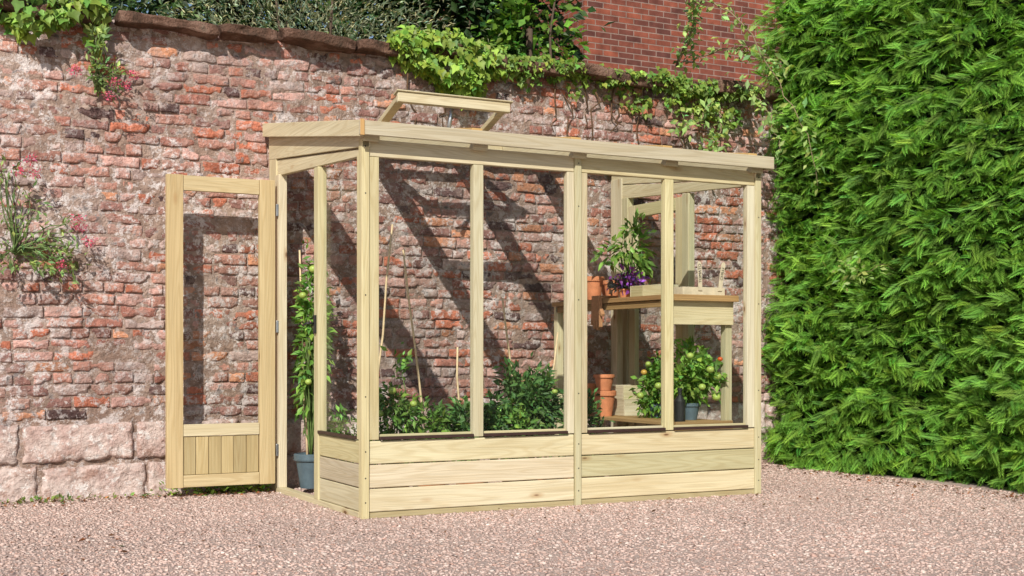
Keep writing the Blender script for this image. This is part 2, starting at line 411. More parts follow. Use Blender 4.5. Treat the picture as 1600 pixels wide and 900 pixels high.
while z<2.67:
    hh=random.uniform(.051,.064); x=X0-random.random()*.2
    header=row%4==3
    while x<X1:
        wv=(.102 if (header or random.random()<.14) else .214)*random.uniform(.87,1.06)
        if random.random()>.012:
            dep=random.gauss(0,.003)+(.012 if random.random()<.06 else 0)
            pr=A([.14,.24,.15,.17,.06,.12,.07,.09]);
            if x>1.5 and z>1.7: pr=A([.22,.18,.10,.16,.03,.10,.15,.06])
            pr=pr/pr.sum()
            c=bp[rng.choice(8,p=pr)]*math.exp(random.gauss(0,.13))
            dz=random.uniform(-.002,.002)
            rects.append((x,x+wv,z+dz,z+hh+random.uniform(-.003,.003)+dz,dep,c))
        x+=wv+random.uniform(.006,.012)
    z+=hh+random.uniform(.006,.010);row+=1
V,F,T=patches(rects,.0042,.011,3,.0036,.004)
mesh_np('brickwork',V,F,BRICK,tint=T,parent=wall,smooth=True)
rects=[]
for z0,z1 in ((-.02,.208),(.222,.440)):
    x=X0
    while x<X1:
        wv=random.uniform(.32,.62); rects.append((x,x+wv,z0,z1+random.uniform(-.015,.008),random.uniform(-.022,-.012),A([.52,.37,.33])*random.uniform(.85,1.12))); x+=wv+random.uniform(.012,.026)
V,F,T=patches(rects,.008,.014,33,.009,.010,pw=1.5)
mesh_np('stone_base',V,F,BLOCK,tint=T,parent=wall,smooth=True)
xs=np.arange(X0,X1+.01,.014);zs=np.arange(-.02,2.70,.012)
Xg,Zg=np.meshgrid(xs,zs,indexing='ij');p=np.stack([Xg,np.zeros_like(Xg),Zg],-1).reshape(-1,3)
yy=WY+.0105+(fbm(p,20,3,71)-.5)*.014+(fbm(p,2.6,3,75)-.5)*.021+(fbm(p+A([0,WY,0]),1.1,2,8)-.5)*.03
yy-=.001*np.clip((.9-p[:,0])/1.5,0,1)
P2=p.copy();P2[:,1]=yy
nv=len(zs);i,j=np.meshgrid(np.arange(len(xs)-1),np.arange(nv-1),indexing='ij');q=(i*nv+j).ravel()
mesh_np('mortar',P2,np.c_[q,q+nv,q+nv+1,q+1],MORTAR,parent=wall,smooth=True)
Boards().box(X0,X1,WY+.06,WY+.34,0,2.66).obj('wall_core',wall,MORTAR,bevel=0)
def rock(x0,x1,y0,y1,z0,z1,seed,name,parent):
    bm=bmesh.new(); bmesh.ops.create_cube(bm,size=1); bmesh.ops.subdivide_edges(bm,edges=bm.edges[:],cuts=13,use_grid_fill=True)
    V=A([v.co[:] for v in bm.verts]); F=[[v.index for v in f.verts] for f in bm.faces]; bm.free()
    V=V*2; r=np.abs(V); s_=1-.04*(r[:,[0]]**8*r[:,[2]]**8)-.03*(r[:,[0]]**8*r[:,[1]]**8)-.03*(r[:,[1]]**8*r[:,[2]]**8); V=V*s_/2
    V=A([(x0+x1)/2,(y0+y1)/2,(z0+z1)/2])+V*A([x1-x0,y1-y0,z1-z0])
    V0=V.copy(); tl=random.gauss(0,.035)
    V[:,0]+=(fbm(V0,8,4,seed)-.5)*.08; V[:,1]+=(fbm(V0,7,4,seed+1)-.5)*.13; V[:,2]+=(fbm(V0,6,4,seed+2)-.5)*.05+(V0[:,0]-(x0+x1)/2)*tl
    return mesh_np(name,V,F,COPING,parent=parent,smooth=True)
x=X0;k=0
while x<X1:
    wv=random.uniform(.32,.72); th=random.uniform(.06,.11); rock(x,x+wv-.02,WY-.10+random.uniform(-.04,.05),WY+.38,2.675,2.675+th,100+k*5,'coping_stone',wall); x+=wv;k+=1

# ============================================================ GREENHOUSE
W_,Dp=2.46,1.56
gh=empty('lean_to_greenhouse',(W_/2,Dp/2,0),label='pale timber lean-to greenhouse with open side door and raised roof vent',category='greenhouse')
def zr(y): return 1.955+.15*y
board('post',gh,0,.04,0,.045,0,1.866)
board('post',gh,W_-.04,W_,0,.045,0,1.866)
board('post',gh,1.212,1.248,-.004,.045,0,1.866)
for a_,b_ in ((.042,.094),(1.168,1.21),(1.25,1.292),(W_-.094,W_-.042)):
    board('window_stile',gh,a_,b_,.008,.05,.387,1.782)
for c_ in (.64,1.822): board('glazing_bar',gh,c_-.028,c_+.028,.006,.05,.387,1.782)
for a_,b_ in ((.042,1.21),(1.25,W_-.042)):
    board('top_rail',gh,a_,b_,.012,.05,1.785,1.868)
    B=Boards()
    for i in range(3): B.box(a_,b_,.008+(.002*i),.03,.032+i*.118,.032+i*.118+.113)
    B.obj('cladding_panel',gh,bevel=.005)
    board('base_beam',gh,a_,b_,.014,.05,.0,.029,tint=(.75,.72,.62))
for a_,b_ in ((.096,.61),(.67,1.166),(1.294,1.792),(1.852,W_-.096)):
    board('drip_strip',gh,a_,b_,-.004,.02,.386,.402,mat=DARKSTRIP)
    board('window_bottom_rail',gh,a_,b_,.022,.05,.386,.412)
    Boards().box(a_-.004,b_+.004,.034,.038,.405,1.79).obj('glass_pane',gh,GLASS,bevel=0)
for side in (0,1):
    sx=lambda d0,d1:(d0,d1) if side==0 else (W_-d1,W_-d0)
    board('window_stile',gh,*sx(.008,.05),.047,.09,.387,1.80)
    board('jamb_post',gh,*sx(.0,.05),.655,.72,.03,1.815)
    board('back_post',gh,*sx(.0,.05),1.35,1.42,.03,1.86)
    board('back_post',gh,*sx(.006,.05),1.422,Dp,.0,2.0)
    B=Boards(); x0,x1=sx(.008,.03)
    for i in range(3): B.box(x0,x1,.047,.653,.032+i*.118,.032+i*.118+.113)
    B.obj('cladding_panel',gh,bevel=.005)
    board('base_beam',gh,*sx(.0,.055),.047,1.42,.0,.03)
    board('drip_strip',gh,*sx(-.004,.02),.092,.653,.386,.402,mat=DARKSTRIP)
    x0,x1=sx(.034,.038)
    Boards().box(x0,x1,.09,.655,.404,1.80).obj('glass_pane',gh,GLASS,bevel=0)
    x0,x1=sx(.014,.045)
    Boards().prism_x([(.047,1.788),(Dp,1.868),(Dp,1.966),(.047,1.822)],x0,x1).obj('header_board',gh)
    x0,x1=sx(.004,.045)
    Boards().prism_x([(.0,1.827),(Dp,1.972),(Dp,zr(Dp)-.05),(.0,zr(0)-.05)],x0,x1).obj('header_board',gh)
    x0,x1=(-.032,-.010) if side==0 else (W_+.010,W_+.032)
    Boards().prism_x([(-.05,zr(-.05)-.08),(Dp+.01,zr(Dp)-.08),(Dp+.01,zr(Dp)),(-.05,zr(-.05))],x0,x1).obj('fascia_board',gh)
    if side==1:
        B=Boards()
        B.box(W_-.045,W_-.01,.724,.80,.05,1.80).box(W_-.045,W_-.01,1.27,1.346,.05,1.80).box(W_-.045,W_-.01,.802,1.268,1.72,1.80).box(W_-.045,W_-.01,.802,1.268,.36,.43)
        B.obj('end_door_frame',gh)
        Boards().box(W_-.03,W_-.026,.80,1.27,.42,1.73).obj('glass_pane',gh,GLASS,bevel=0)
        B=Boards()
        for i in range(6): B.box(W_-.036,W_-.018,.804+i*.077,.804+i*.077+.074,.05,.358,axis=2)
        B.obj('end_door_panel',gh)
board('fascia_board',gh,-.034,W_+.036,-.072,-.0505,1.875,1.944)
board('fascia_end_trim',gh,-.036,-.014,-.078,-.0735,1.870,1.949,tint=(.95,.66,.40))
roof=empty('roof',(W_/2,Dp/2,1.95),parent=gh)
raf=[.045,.64,1.23,1.822,W_-.045]
for c_ in raf:
    Boards().prism_x([(-.02,zr(-.02)-.10),(Dp,zr(Dp)-.10),(Dp,zr(Dp)-.008),(-.02,zr(-.02)-.008)],c_-.042,c_+.042).obj('rafter',roof)
for c_ in raf[1:]:
    Boards().prism_x([(.02,zr(.02)-.004),(Dp,zr(Dp)-.004),(Dp,zr(Dp)+.014),(.02,zr(.02)+.014)],c_-.03,c_+.03,tint=(.95,.7,.42)).obj('roof_batten',roof)
Boards().prism_x([(Dp-.06,zr(Dp)-.1),(Dp,zr(Dp)-.1),(Dp,zr(Dp)-.012),(Dp-.06,zr(Dp)-.012)],.09,W_-.09,axis=0).obj('ridge_board',roof)
Boards().prism_x([(.80,zr(.8)-.08),(.86,zr(.86)-.08),(.86,zr(.86)-.01),(.80,zr(.8)-.01)],.684,1.186,axis=0).obj('purlin',roof)
for a_,b_ in ((.067,.604),(.677,1.193),(1.267,1.785),(1.859,W_-.067)):
    y1=Dp-.07 if a_!=.677 else .86
    Boards().prism_x([(-.03,zr(-.03)-.006),(y1,zr(y1)-.006),(y1,zr(y1)-.002),(-.03,zr(-.03)-.002)],a_-.01,b_+.01).obj('roof_glazing',roof,GLASS,bevel=0)
vent=empty('roof_vent',(.96,1.36,zr(1.36)),parent=gh,label='raised hinged roof vent with timber frame')
def vz(y): return 2.185+(1.36-y)*.34
def vp(y0,y1,x0,x1,th=.035,axis=1,tint=None,up=0): return Boards().prism_x([(y0,vz(y0)-th+up),(y1,vz(y1)-th+up),(y1,vz(y1)+up),(y0,vz(y0)+up)],x0,x1,axis=axis,tint=tint)
vp(.975,1.36,.59,.645,.032).obj('vent_side_rail',vent); vp(.975,1.36,1.265,1.31,.032).obj('vent_side_rail',vent)
vp(.94,1.0,.575,1.33,.008,0,up=.010).obj('vent_front_board',vent); vp(.95,.973,.585,1.315,.054,0,tint=(1.04,1.03,1.03)).obj('vent_front_rail',vent)
vp(1.30,1.36,.652,1.262,.028,0).obj('vent_back_rail',vent)
vp(.975,1.30,.647,1.263,.005,0,up=.0).obj('vent_pane',vent,GLASS,bevel=0)
v,f,t=tube([(.95,1.1,2.03),(.95,1.04,2.17),(.95,1.0,2.27)],[.014,.014,.007],10,(.6,.6,.6)); mesh_np('vent_opener_arm',v,f,METAL,parent=vent,tint=t)
DY=1.352
door=empty('door',(-.03,DY,.055),parent=gh,label='open glazed timber door with boarded lower panel')
dx0,dx1,dy0,dy1=-.645,-.02,DY,DY+.038
board('stile',door,dx0,dx0+.092,dy0,dy1,.055,1.822,tint=(.90,.78,.62)); board('stile',door,dx1-.092,dx1,dy0,dy1,.055,1.822,tint=(.94,.83,.67))
board('rail',door,dx0+.094,dx1-.094,dy0+.003,dy1-.003,1.735,1.82,tint=(.96,.88,.76)); board('rail',door,dx0+.094,dx1-.094,dy0+.003,dy1-.003,.345,.412)
board('rail',door,dx0+.094,dx1-.094,dy0+.003,dy1-.003,.057,.125,tint=(.94,.85,.72))
B=Boards();pw=(dx1-dx0-.188)/6
for i in range(6): B.box(dx0+.094+i*pw,dx0+.094+(i+1)*pw-.003,dy0+.01,dy1-.01,.127,.343,axis=2,tint=A((.86,.77,.60))*random.uniform(.78,1.08))
B.obj('door_panel',door,bevel=.003)
Boards().box(dx0+.085,dx1-.085,dy0+.015,dy0+.019,.405,1.74).obj('glass_pane',door,GLASS,bevel=0)
for z_ in (.25,.97,1.65):
    Boards().box(-.014,.0,DY-.003,DY+.036,z_-.035,z_+.035).obj('hinge',door,METAL,bevel=.002)
    Boards().box(-.003,-.0004,DY+.04,DY+.062,z_-.035,z_+.035).obj('hinge_leaf',door,METAL,bevel=0)
Boards().box(-.012,.0,.675,.70,.92,1.02).obj('latch_plate',gh,BLACK,bevel=.003)
v,f,t=tube([(-.012,.688,.975),(-.05,.688,.975),(-.055,.70,.972),(-.055,.74,.965)],.006,8); mesh_np('latch_handle',v,f,BLACK,parent=gh,tint=t)
scr=[]
for px in (.02,1.23,W_-.02):
    for z_ in (.08,.2,.33,.6,1.1,1.6,1.83): scr.append((px,(-.0045 if px==1.23 else -.0005),z_))
VV=[];FF=[];b=0
for s_ in scr:
    a=np.linspace(0,2*np.pi,8,endpoint=False); VV+= [(s_[0]+.004*math.cos(t),s_[1],s_[2]+.004*math.sin(t)) for t in a]; FF.append(tuple(range(b,b+8)));b+=8
mesh_np('screw_heads',VV,FF,BLACK,parent=gh,kind='stuff')

# ============================================================ STAGING
sg=empty('plant_staging',(2.14,.78,0),label='two tier wooden staging bench inside the greenhouse',category='shelf')
B=Boards()
for i in range(6): B.box(1.885+i*.084,1.885+i*.084+.08,.13,1.45,1.122,1.15)
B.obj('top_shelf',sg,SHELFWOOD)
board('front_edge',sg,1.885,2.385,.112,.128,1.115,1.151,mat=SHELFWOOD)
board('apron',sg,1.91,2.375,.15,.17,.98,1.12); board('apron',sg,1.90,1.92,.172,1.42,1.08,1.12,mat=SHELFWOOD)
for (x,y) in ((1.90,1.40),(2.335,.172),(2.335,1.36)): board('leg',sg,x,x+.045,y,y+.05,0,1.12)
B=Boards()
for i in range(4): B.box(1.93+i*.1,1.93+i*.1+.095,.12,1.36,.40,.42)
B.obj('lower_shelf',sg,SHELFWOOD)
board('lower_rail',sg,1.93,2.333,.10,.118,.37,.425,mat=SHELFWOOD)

def pot(name,c,r,h,mat,parent=None,**k): return lathe(name,potprof(r,h),c,mat,parent=parent,**k)
TOM={'red':m_plain('ripe_tomato',(.50,.09,.02),.25),'orange':m_plain('ripening_tomato',(.48,.30,.06),.25),'green':m_plain('green_tomato',(.32,.43,.09),.3)}
def tomato(c,r,col,parent):
    bm=bmesh.new();bmesh.ops.create_uvsphere(bm,u_segments=14,v_segments=9,radius=r)
    V=A([v.co[:] for v in bm.verts]);F=[[v.index for v in f.verts] for f in bm.faces];bm.free()
    V[:,2]*=.86; V+=A(c)
    return mesh_np('tomato',V,F,TOM[col],smooth=True,parent=parent)
def plant(name,c,r,h,zlow,n,L,col,potr,poth,potmat,label,category,toms=(),clumps=14,spread=.25,W=.5,droop=.25,grp=None,shape='simple',clip=True):
    e=empty(name,c,label=label,category=category,group=grp)
    pot('pot',c,potr,poth,potmat,e)
    lathe('soil',[(potr*.8,poth*.86),(potr*.86,poth*.91)],c,SOIL,20,e)
    cz=c[2]+(zlow+h)/2
    (v,f,t),cc=bush((c[0],c[1],cz),(r,r,(h-zlow)/2),n,L,col,clumps,spread,shape,.35,W,droop)
    if clip:
        k=len(TPL[shape][0]); vv=v.reshape(-1,k,3); ok=(vv[...,0].min(1)>.055)&(vv[...,1].min(1)>.055)&(vv[...,0].max(1)<2.41)
        v=vv[ok].reshape(-1,3); t=t.reshape(-1,k,3)[ok].reshape(-1,3); f=(np.arange(ok.sum())[:,None,None]*k+TPL[shape][1][None]).reshape(-1,3)
        cc=np.clip(cc,A([.07,.07,0]),A([2.4,9,9]))
    mesh_np('foliage',v,f,LEAF,tint=t,parent=e)
    st=[tube(wiggle((c[0],c[1],c[2]+poth*.8),q,6,.012),np.linspace(.006,.002,6),5,(.14,.22,.06)) for q in cc]
    v,f,t=cat(st);mesh_np('stem',v,f,LEAF,tint=t,parent=e,kind='stuff')
    for (dx,dy,dz,rr,cl) in toms: tomato((c[0]+dx,c[1]+dy,c[2]+dz),rr,cl,e)
    return e
GR=(.12,.23,.045);GD=(.07,.15,.04)
G1='leafy plants in the greenhouse'
plant('tomato_plant',(.33,.42,0),.14,.78,.25,800,.046,GR,.11,.2,TERRA,'bushy green tomato plant with unripe fruit in a pot','plant',[(-.05,-.13,.62,.022,'green'),(.06,-.15,.55,.02,'green'),(-.11,-.1,.5,.022,'green')],22,.15,.42,grp=G1)
plant('leafy_plant',(.58,.5,0),.17,.55,.2,1000,.045,GR,.11,.2,TERRA,'low leafy green plant in a pot on the ground','plant',(),20,.18,.42,grp=G1)
plant('leafy_plant',(.84,.5,0),.18,.60,.2,1100,.048,GD,.11,.2,TERRA,'leafy dark green plant in a pot on the ground','plant',(),20,.18,.42,grp=G1)
plant('leafy_plant',(1.06,.38,0),.14,.50,.2,750,.045,GR,.10,.2,TERRA,'low leafy green plant in a pot on the ground','plant',W=.42,grp=G1)
plant('tomato_plant',(1.24,.58,0),.24,.80,.2,2100,.055,GD,.13,.2,TERRA,'large dark leafy tomato bush tied to canes','plant',[(.05,-.22,.6,.018,'green')],32,.15,.38,grp=G1)
plant('leafy_plant',(1.50,.46,0),.15,.54,.2,750,.045,GD,.10,.2,TERRA,'low leafy green plant in a pot on the ground','plant',W=.42,grp=G1)
plant('leafy_plant',(.19,.72,0),.12,.54,.25,450,.045,GR,.09,.18,TERRA,'small leafy green plant behind the side pane','plant',W=.42,grp=G1)
plant('climbing_tomato_plant',(.17,1.27,.03),.10,1.34,.2,900,.06,(.14,.27,.045),.095,.2,BLUEPOT,'tall tomato plant in a blue grey pot by the doorway','plant',
 [(-.02,-.1,1.27,.026,'green'),(.02,-.1,1.21,.026,'green'),(-.07,-.06,1.12,.022,'green'),(-.05,-.1,.62,.02,'green')],clumps=26,spread=.16,W=.40,droop=.6)
for p0,p1 in (((.33,.8,0),(.489,.8,1.54)),((.74,.8,0),(.554,.8,1.40)),((1.342,.8,0),(1.185,.8,1.14)),((1.41,.8,0),(1.56,.8,.94)),((1.55,.7,0),(1.62,.7,1.09)),((.90,.75,0),(.87,.75,.85)),((.17,1.33,.1),(.12,1.33,1.42))):
    v,f,t=tube(wiggle(p0,p1,6,.004),np.linspace(.0075,.0055,6),8);mesh_np('bamboo_cane',v,f,CANE,tint=t,label='thin bamboo cane supporting a plant',category='cane',group='bamboo canes')
S=1.1505
pot('terracotta_pot',(1.97,1.06,S),.066,.15,TERRA,label='small terracotta pot on the top shelf',category='pot',group='terracotta pots')
pot('terracotta_pot',(2.02,.92,S),.055,.12,TERRA,label='small terracotta pot on the top shelf',category='pot',group='terracotta pots')
pot('terracotta_pot',(2.12,1.12,S),.055,.12,TERRA,label='small terracotta pot on the top shelf',category='pot',group='terracotta pots')
plant('pepper_plant',(2.06,.80,S),.17,.48,.15,260,.07,(.17,.30,.06),.06,.12,TERRA,'bright leafy pepper plant in a small pot on the shelf','plant',[],14,.2,.38,.35)
fl=plant('purple_flower_plant',(1.96,.68,S),.08,.13,.05,140,.04,(.12,.12,.12),.042,.055,TERRA,'small purple and red flowering plant on the shelf','plant',[],8,.3)
(v,f,t),_=bush((1.96,.65,S+.11),(.08,.07,.05),170,.036,(.24,.07,.42),8,.35,var=.5); t[::3]=t[::3]*.5+A([.3,.02,.06])*.5
mesh_np('flower',v,f,LEAF,tint=t,parent=fl)
def tray(name,x0,x1,y0,y1,z0,h,mat,label,cat_):
    B=Boards(); th=.008
    B.box(x0,x1,y0,y0+th,z0,z0+h).box(x0,x1,y1-th,y1,z0,z0+h).box(x0,x0+th,y0+th+.001,y1-th-.001,z0,z0+h).box(x1-th,x1,y0+th+.001,y1-th-.001,z0,z0+h).box(x0+th+.001,x1-th-.001,y0+th+.001,y1-th-.001,z0+.001,z0+h*.7)
    return B.obj(name,None,mat,bevel=.0015,label=label,category=cat_)
tray('seed_tray',2.05,2.35,.2,.40,S,.05,WHITEWOOD,'shallow pale wooden seed tray on the shelf','tray')
tray('wooden_crate',1.92,2.06,.42,.56,S,.065,WOOD,'small pale wooden crate on the top shelf','crate')
tray('wooden_crate',2.09,2.23,.5,.64,S,.08,WOOD,'small pale wooden crate on the top shelf','crate')
for i,(x,tl) in enumerate(((2.17,-.03),(2.31,.10))):
    z0,z1=S+.03,S+.20;wd=.014;y=.194
    V=[(x-wd,y,z0),(x+wd,y,z0),(x+wd,y,z1-.015),(x+wd*.4,y,z1),(x-wd*.4,y,z1),(x-wd,y,z1-.015)]
    V=[(a+(c-z0)*tl*1.6,b,c) for a,b,c in V];V+=[(a,b+.003,c) for a,b,c in V]
    F=[tuple(range(6)),tuple(range(6,12))[::-1]]+[(k,k+6,(k+1)%6+6,(k+1)%6) for k in range(6)]
    lb=mesh_np('plant_label',V,F,WHITEWOOD,label='wooden plant label stick with dark hand lettering',category='label',group='plant labels')
    cu=bpy.data.curves.new('lettering','FONT');cu.body='TOMATO' if i==0 else 'CHILLI';cu.size=.026;cu.align_x='CENTER';cu.align_y='CENTER'
    to=bpy.data.objects.new('lettering_source',cu);COL.objects.link(to);bpy.context.view_layer.update()
    me=bpy.data.meshes.new_from_object(to.evaluated_get(bpy.context.evaluated_depsgraph_get()));bpy.data.objects.remove(to)
    me.materials.clear();me.materials.append(BLACK)
    to=bpy.data.objects.new('lettering',me);to.rotation_euler=(math.radians(90),-math.radians(90)+math.atan(tl*1.6),0)
    finish(to,(x+.10*tl*1.6,y-.002,z0+.10),lb)
def glove():
    out=[(-.035,0),(-.04,-.05),(-.062,-.085),(-.055,-.10),(-.036,-.088),(-.038,-.10),(-.04,-.155),(-.03,-.16),(-.024,-.115),(-.017,-.115),(-.018,-.17),(-.006,-.172),(-.002,-.118),(.005,-.118),(.008,-.165),(.019,-.163),(.02,-.112),(.026,-.11),(.034,-.145),(.042,-.14),(.038,-.08),(.034,0)]
    bm=bmesh.new();vs=[bm.verts.new((0,a,b)) for a,b in out];f=bm.faces.new(vs)
    r=bmesh.ops.extrude_face_region(bm,geom=[f]);
    for v in [x for x in r['geom'] if isinstance(x,bmesh.types.BMVert)]: v.co.x-=.024
    bmesh.ops.recalc_face_normals(bm,faces=bm.faces[:]); bmesh.ops.triangulate(bm,faces=[f for f in bm.faces if len(f.verts)>4])
    V=A([v.co[:] for v in bm.verts]);F=[[v.index for v in f.verts] for f in bm.faces];bm.free()
    nb=len(V)
    c=A([(x,y,z) for x in (-.024,.11) for y in (-.035,.034) for z in (-.002,.014)])
    F+= [[nb+i for i in q] for q in ((0,1,3,2),(4,6,7,5),(0,4,5,1),(2,3,7,6),(0,2,6,4),(1,5,7,3))]
    return np.r_[V,c],F
V,F=glove(); V*=A([1,1.3,1.15])
mesh_np('gardening_glove',V+A([1.882,.86,1.154]),F,GLOVE,bevel=.005,label='tan leather gardening glove hanging over the shelf edge',category='glove')
S2=.4205
pot('terracotta_pot',(1.985,.96,S2),.074,.16,TERRA,label='terracotta pot standing on the lower shelf',category='pot',group='terracotta pots')
pot('terracotta_pot',(1.985,.96,S2+.161),.064,.10,TERRA,label='terracotta pot stacked on another pot',category='pot',group='terracotta pots')
pot('terracotta_pot',(2.00,1.20,S2),.058,.20,TERRA,label='tall terracotta pot standing on the lower shelf',category='pot',group='terracotta pots')
tray('wooden_crate',2.10,2.30,.90,1.12,S2,.10,WOOD,'stacked pale wooden crate on the lower shelf','crate')
tray('wooden_crate',2.10,2.30,.91,1.11,S2+.101,.09,WOOD,'stacked pale wooden crate on the lower shelf','crate')
plant('tomato_plant',(2.15,.62,S2),.14,.36,.02,700,.045,(.14,.28,.045),.05,.09,BLUEPOT,'tomato plant with ripening fruit on the lower shelf','plant',
 [(-.13,-.06,.28,.02,'orange'),(-.08,-.14,.2,.024,'green'),(.02,-.16,.24,.022,'green'),(-.1,-.06,.33,.018,'green'),(-.15,-.05,.14,.022,'green')],18,.2,grp='tomato plants on the staging')
plant('tomato_plant',(2.20,.34,S2),.17,.48,.02,1050,.05,(.17,.31,.055),.06,.10,BLUEPOT,'bushy tomato plant with ripening fruit on the lower shelf','plant',
 [(-.1,-.14,.38,.022,'green'),(0,-.2,.30,.024,'green'),(.06,-.19,.26,.024,'green'),(.05,-.19,.14,.026,'green'),(-.05,-.19,.2,.022,'green'),(.1,-.16,.36,.016,'red')],20,.2,grp='tomato plants on the staging')
lathe('dark_bottle',[(.03,0),(.032,.01),(.032,.12),(.012,.155),(.012,.18),(.015,.182),(.015,.195)],(2.0,.16,S2),BLACK,20,label='dark glass bottle on the lower shelf',category='bottle')

# ============================================================ WALL PLANTS
def ivy(name,regs,L,col,label,stems=(),shape='ivy'):
    parts=[]
    e=empty(name,regs[0][:3],label=label,category='plant')
    for (cx,cy,cz,rx,ry,rz,n) in regs:
        q=rng.normal(size=(n*2,3)); q=q/np.linalg.norm(q,axis=1,keepdims=True)*rng.uniform(.45,1,n*2)[:,None]**.6
        P0=A([cx,cy,cz])+q*A([rx,ry,rz]); P0+= (fbm(P0,6,2,5)[:,None]-.5)*A([.12,.1,.12])
        keep=fbm(P0,11,2,31)>.38; P0=P0[keep][:n]; m=len(P0)
        D=A([0,-.35,-.9])+rng.normal(size=(m,3))*.45; N=A([-.2,-1,.55])+rng.normal(size=(m,3))*.4
        Ls=L*rng.uniform(.55,1.25,m); parts.append(leaves(P0,D,N,Ls,Ls*.9,colvar(m,col,.28,.15),shape))
    v,f,t=cat(parts);mesh_np('foliage',v,f,LEAF,tint=t,parent=e)
    if stems:
        v,f,t=cat([tube(wiggle(a,b,8,.02),np.linspace(.007,.003,8),5,(.12,.07,.04)) for a,b in stems]);mesh_np('stem',v,f,BARK,tint=t,parent=e,kind='stuff')
IV=(.23,.35,.055)
ivy('ivy',[(.97,WY-.08,2.75,.22,.14,.15,460),(1.20,WY-.08,2.68,.27,.17,.21,950),(1.26,WY-.06,2.52,.18,.1,.11,230),(1.46,WY-.04,2.71,.16,.13,.11,240)],.052,IV,'dense bright green ivy clump spilling over the wall top',
    [((.9,WY-.02,2.6),(.95,WY-.01,2.2)),((1.2,WY-.02,2.5),(1.15,WY-.01,2.25))])
regs=[]
for x in np.arange(1.60,3.7,.09):
    regs.append((x,WY-.05,2.72+random.uniform(-.02,.02),.10,.10,random.uniform(.045,.075),95))
for x,zb,m in ((1.78,2.64,25),(2.15,2.63,30),(2.35,2.63,20),(2.55,2.60,40),(2.66,2.52,70),(2.95,2.60,40),(3.1,2.60,40),(3.25,2.56,50),(3.45,2.52,60)):
    regs.append((x,WY-.03,zb,.09,.05,.09,m))
ivy('ivy',regs,.038,(.18,.28,.05),'ivy trailing along the top of the wall',
    [((2.0,WY-.02,2.65),(1.98,WY-.01,2.3)),((2.2,WY-.02,2.65),(2.25,WY-.01,2.2)),((2.45,WY-.02,2.65),(2.40,WY-.01,2.05)),((2.6,WY-.02,2.65),(2.66,WY-.01,2.25)),((2.3,WY-.02,2.6),(2.3,WY-.01,2.1)),((3.0,WY-.02,2.6),(3.05,WY-.01,2.2)),((2.5,WY-.02,2.6),(2.52,WY-.01,2.15)),((2.1,WY-.02,2.6),(2.08,WY-.01,2.2))])
ivy('creeper',[(-1.4,WY-.06,2.70,.28,.12,.12,260),(-1.1,WY-.06,2.74,.2,.1,.1,150),(-1.0,WY-.05,2.6,.06,.05,.10,25),(-1.8,WY-.06,2.7,.3,.12,.14,150)],.060,(.20,.30,.05),'broad leaved creeper over the wall top')
def valerian(name,c,regs,flowers,label):
    e=empty(name,c,label=label,category='plant')
    parts=[];st=[]
    root=A(c,float)
    for (x,z,rx,rz,n) in regs:
        (l,cc)=bush((x,WY-.10,z),(rx,.09,rz),n,.045,(.21,.31,.10),8,.3,var=.3,W=.36,droop=-.1); parts.append(l)
        for q in cc[:6]: st.append(tube(wiggle(root,q,6,.015,.03),np.linspace(.005,.002,6),5,(.18,.26,.09)))
    v,f,t=cat(parts);mesh_np('foliage',v,f,LEAF,tint=t,parent=e); v,f,t=cat(st);mesh_np('stem',v,f,LEAF,tint=t,parent=e,kind='stuff')
    for (x,z) in flowers:
        (v,f,t),_=bush((x,WY-.18,z),(.026,.022,.018),75,.014,(.55,.09,.17),5,.5,var=.3); mesh_np('flower',v,f,LEAF,tint=t,parent=e)
valerian('valerian_plant',(-1.42,WY-.02,1.36),[(-1.4,1.36,.18,.11,150),(-1.2,1.33,.14,.10,100),(-1.38,1.6,.12,.12,50),(-1.5,1.8,.1,.08,35),(-1.15,1.5,.08,.12,25)],
   [(-1.42,1.80),(-1.33,1.79),(-1.12,1.55),(-1.1,1.50),(-1.2,1.30),(-1.36,1.86),(-1.05,1.43)],'red valerian with grey green leaves rooted in the wall')
valerian('valerian_plant',(-.98,WY-.02,2.28),[(-.98,2.38,.09,.12,90),(-1.0,2.56,.06,.1,40),(-.9,2.40,.06,.08,30)],
   [(-1.12,2.36),(-.92,2.32),(-.85,2.31),(-.95,2.24),(-.82,2.37)],'small red valerian growing from the upper brickwork')
(v,f,t),_=bush((-.35,1.46,.03),(.32,.07,.045),300,.04,(.16,.26,.04),14,.35,droop=-.3);v[:,2]=np.abs(v[:,2])
(v2,f2,t2),_=bush((-1.4,1.44,.01),(.9,.08,.02),160,.03,(.15,.22,.05),30,.1,droop=-.3);v2[:,2]=np.abs(v2[:,2])
v,f,t=cat([(v,f,t),(v2,f2,t2)])
mesh_np('weed_patch',v,f,LEAF,tint=t,kind='stuff',label='low green weeds at the foot of the wall',category='weeds')

# ============================================================ HEDGE
hd=empty('conifer_hedge',(4.4,-.9,0),label='tall dense bright green clipped conifer hedge',category='hedge')
HX=3.76
def tierf(y,z,p):
    zz=z*3.6+y*.9+3.2*fbm(p,1.6,3,61); saw=zz-np.floor(zz)
    return np.where(saw<.28,1-saw/.28,(saw-.28)/.72)
def hedge_x(y,z,full=False): 
    p=np.c_[np.zeros_like(y),y,z]; tier=tierf(y,z,p)
    amp=.2+1.3*fbm(p,2.,2,63)
    xx=HX+.12-.34*(fbm(p*A([1,1,1.2]),.9,2,51)-.5)-.14*(fbm(p*A([1,1,1.6]),5.,3,57)-.5)+(tier-.5)*.11*amp
    return (xx,tier) if full else xx
ys=np.arange(-4,1.66,.04);zs=np.arange(0,4.5,.04);Yg,Zg=np.meshgrid(ys,zs,indexing='ij');yf,zf=Yg.ravel(),Zg.ravel()
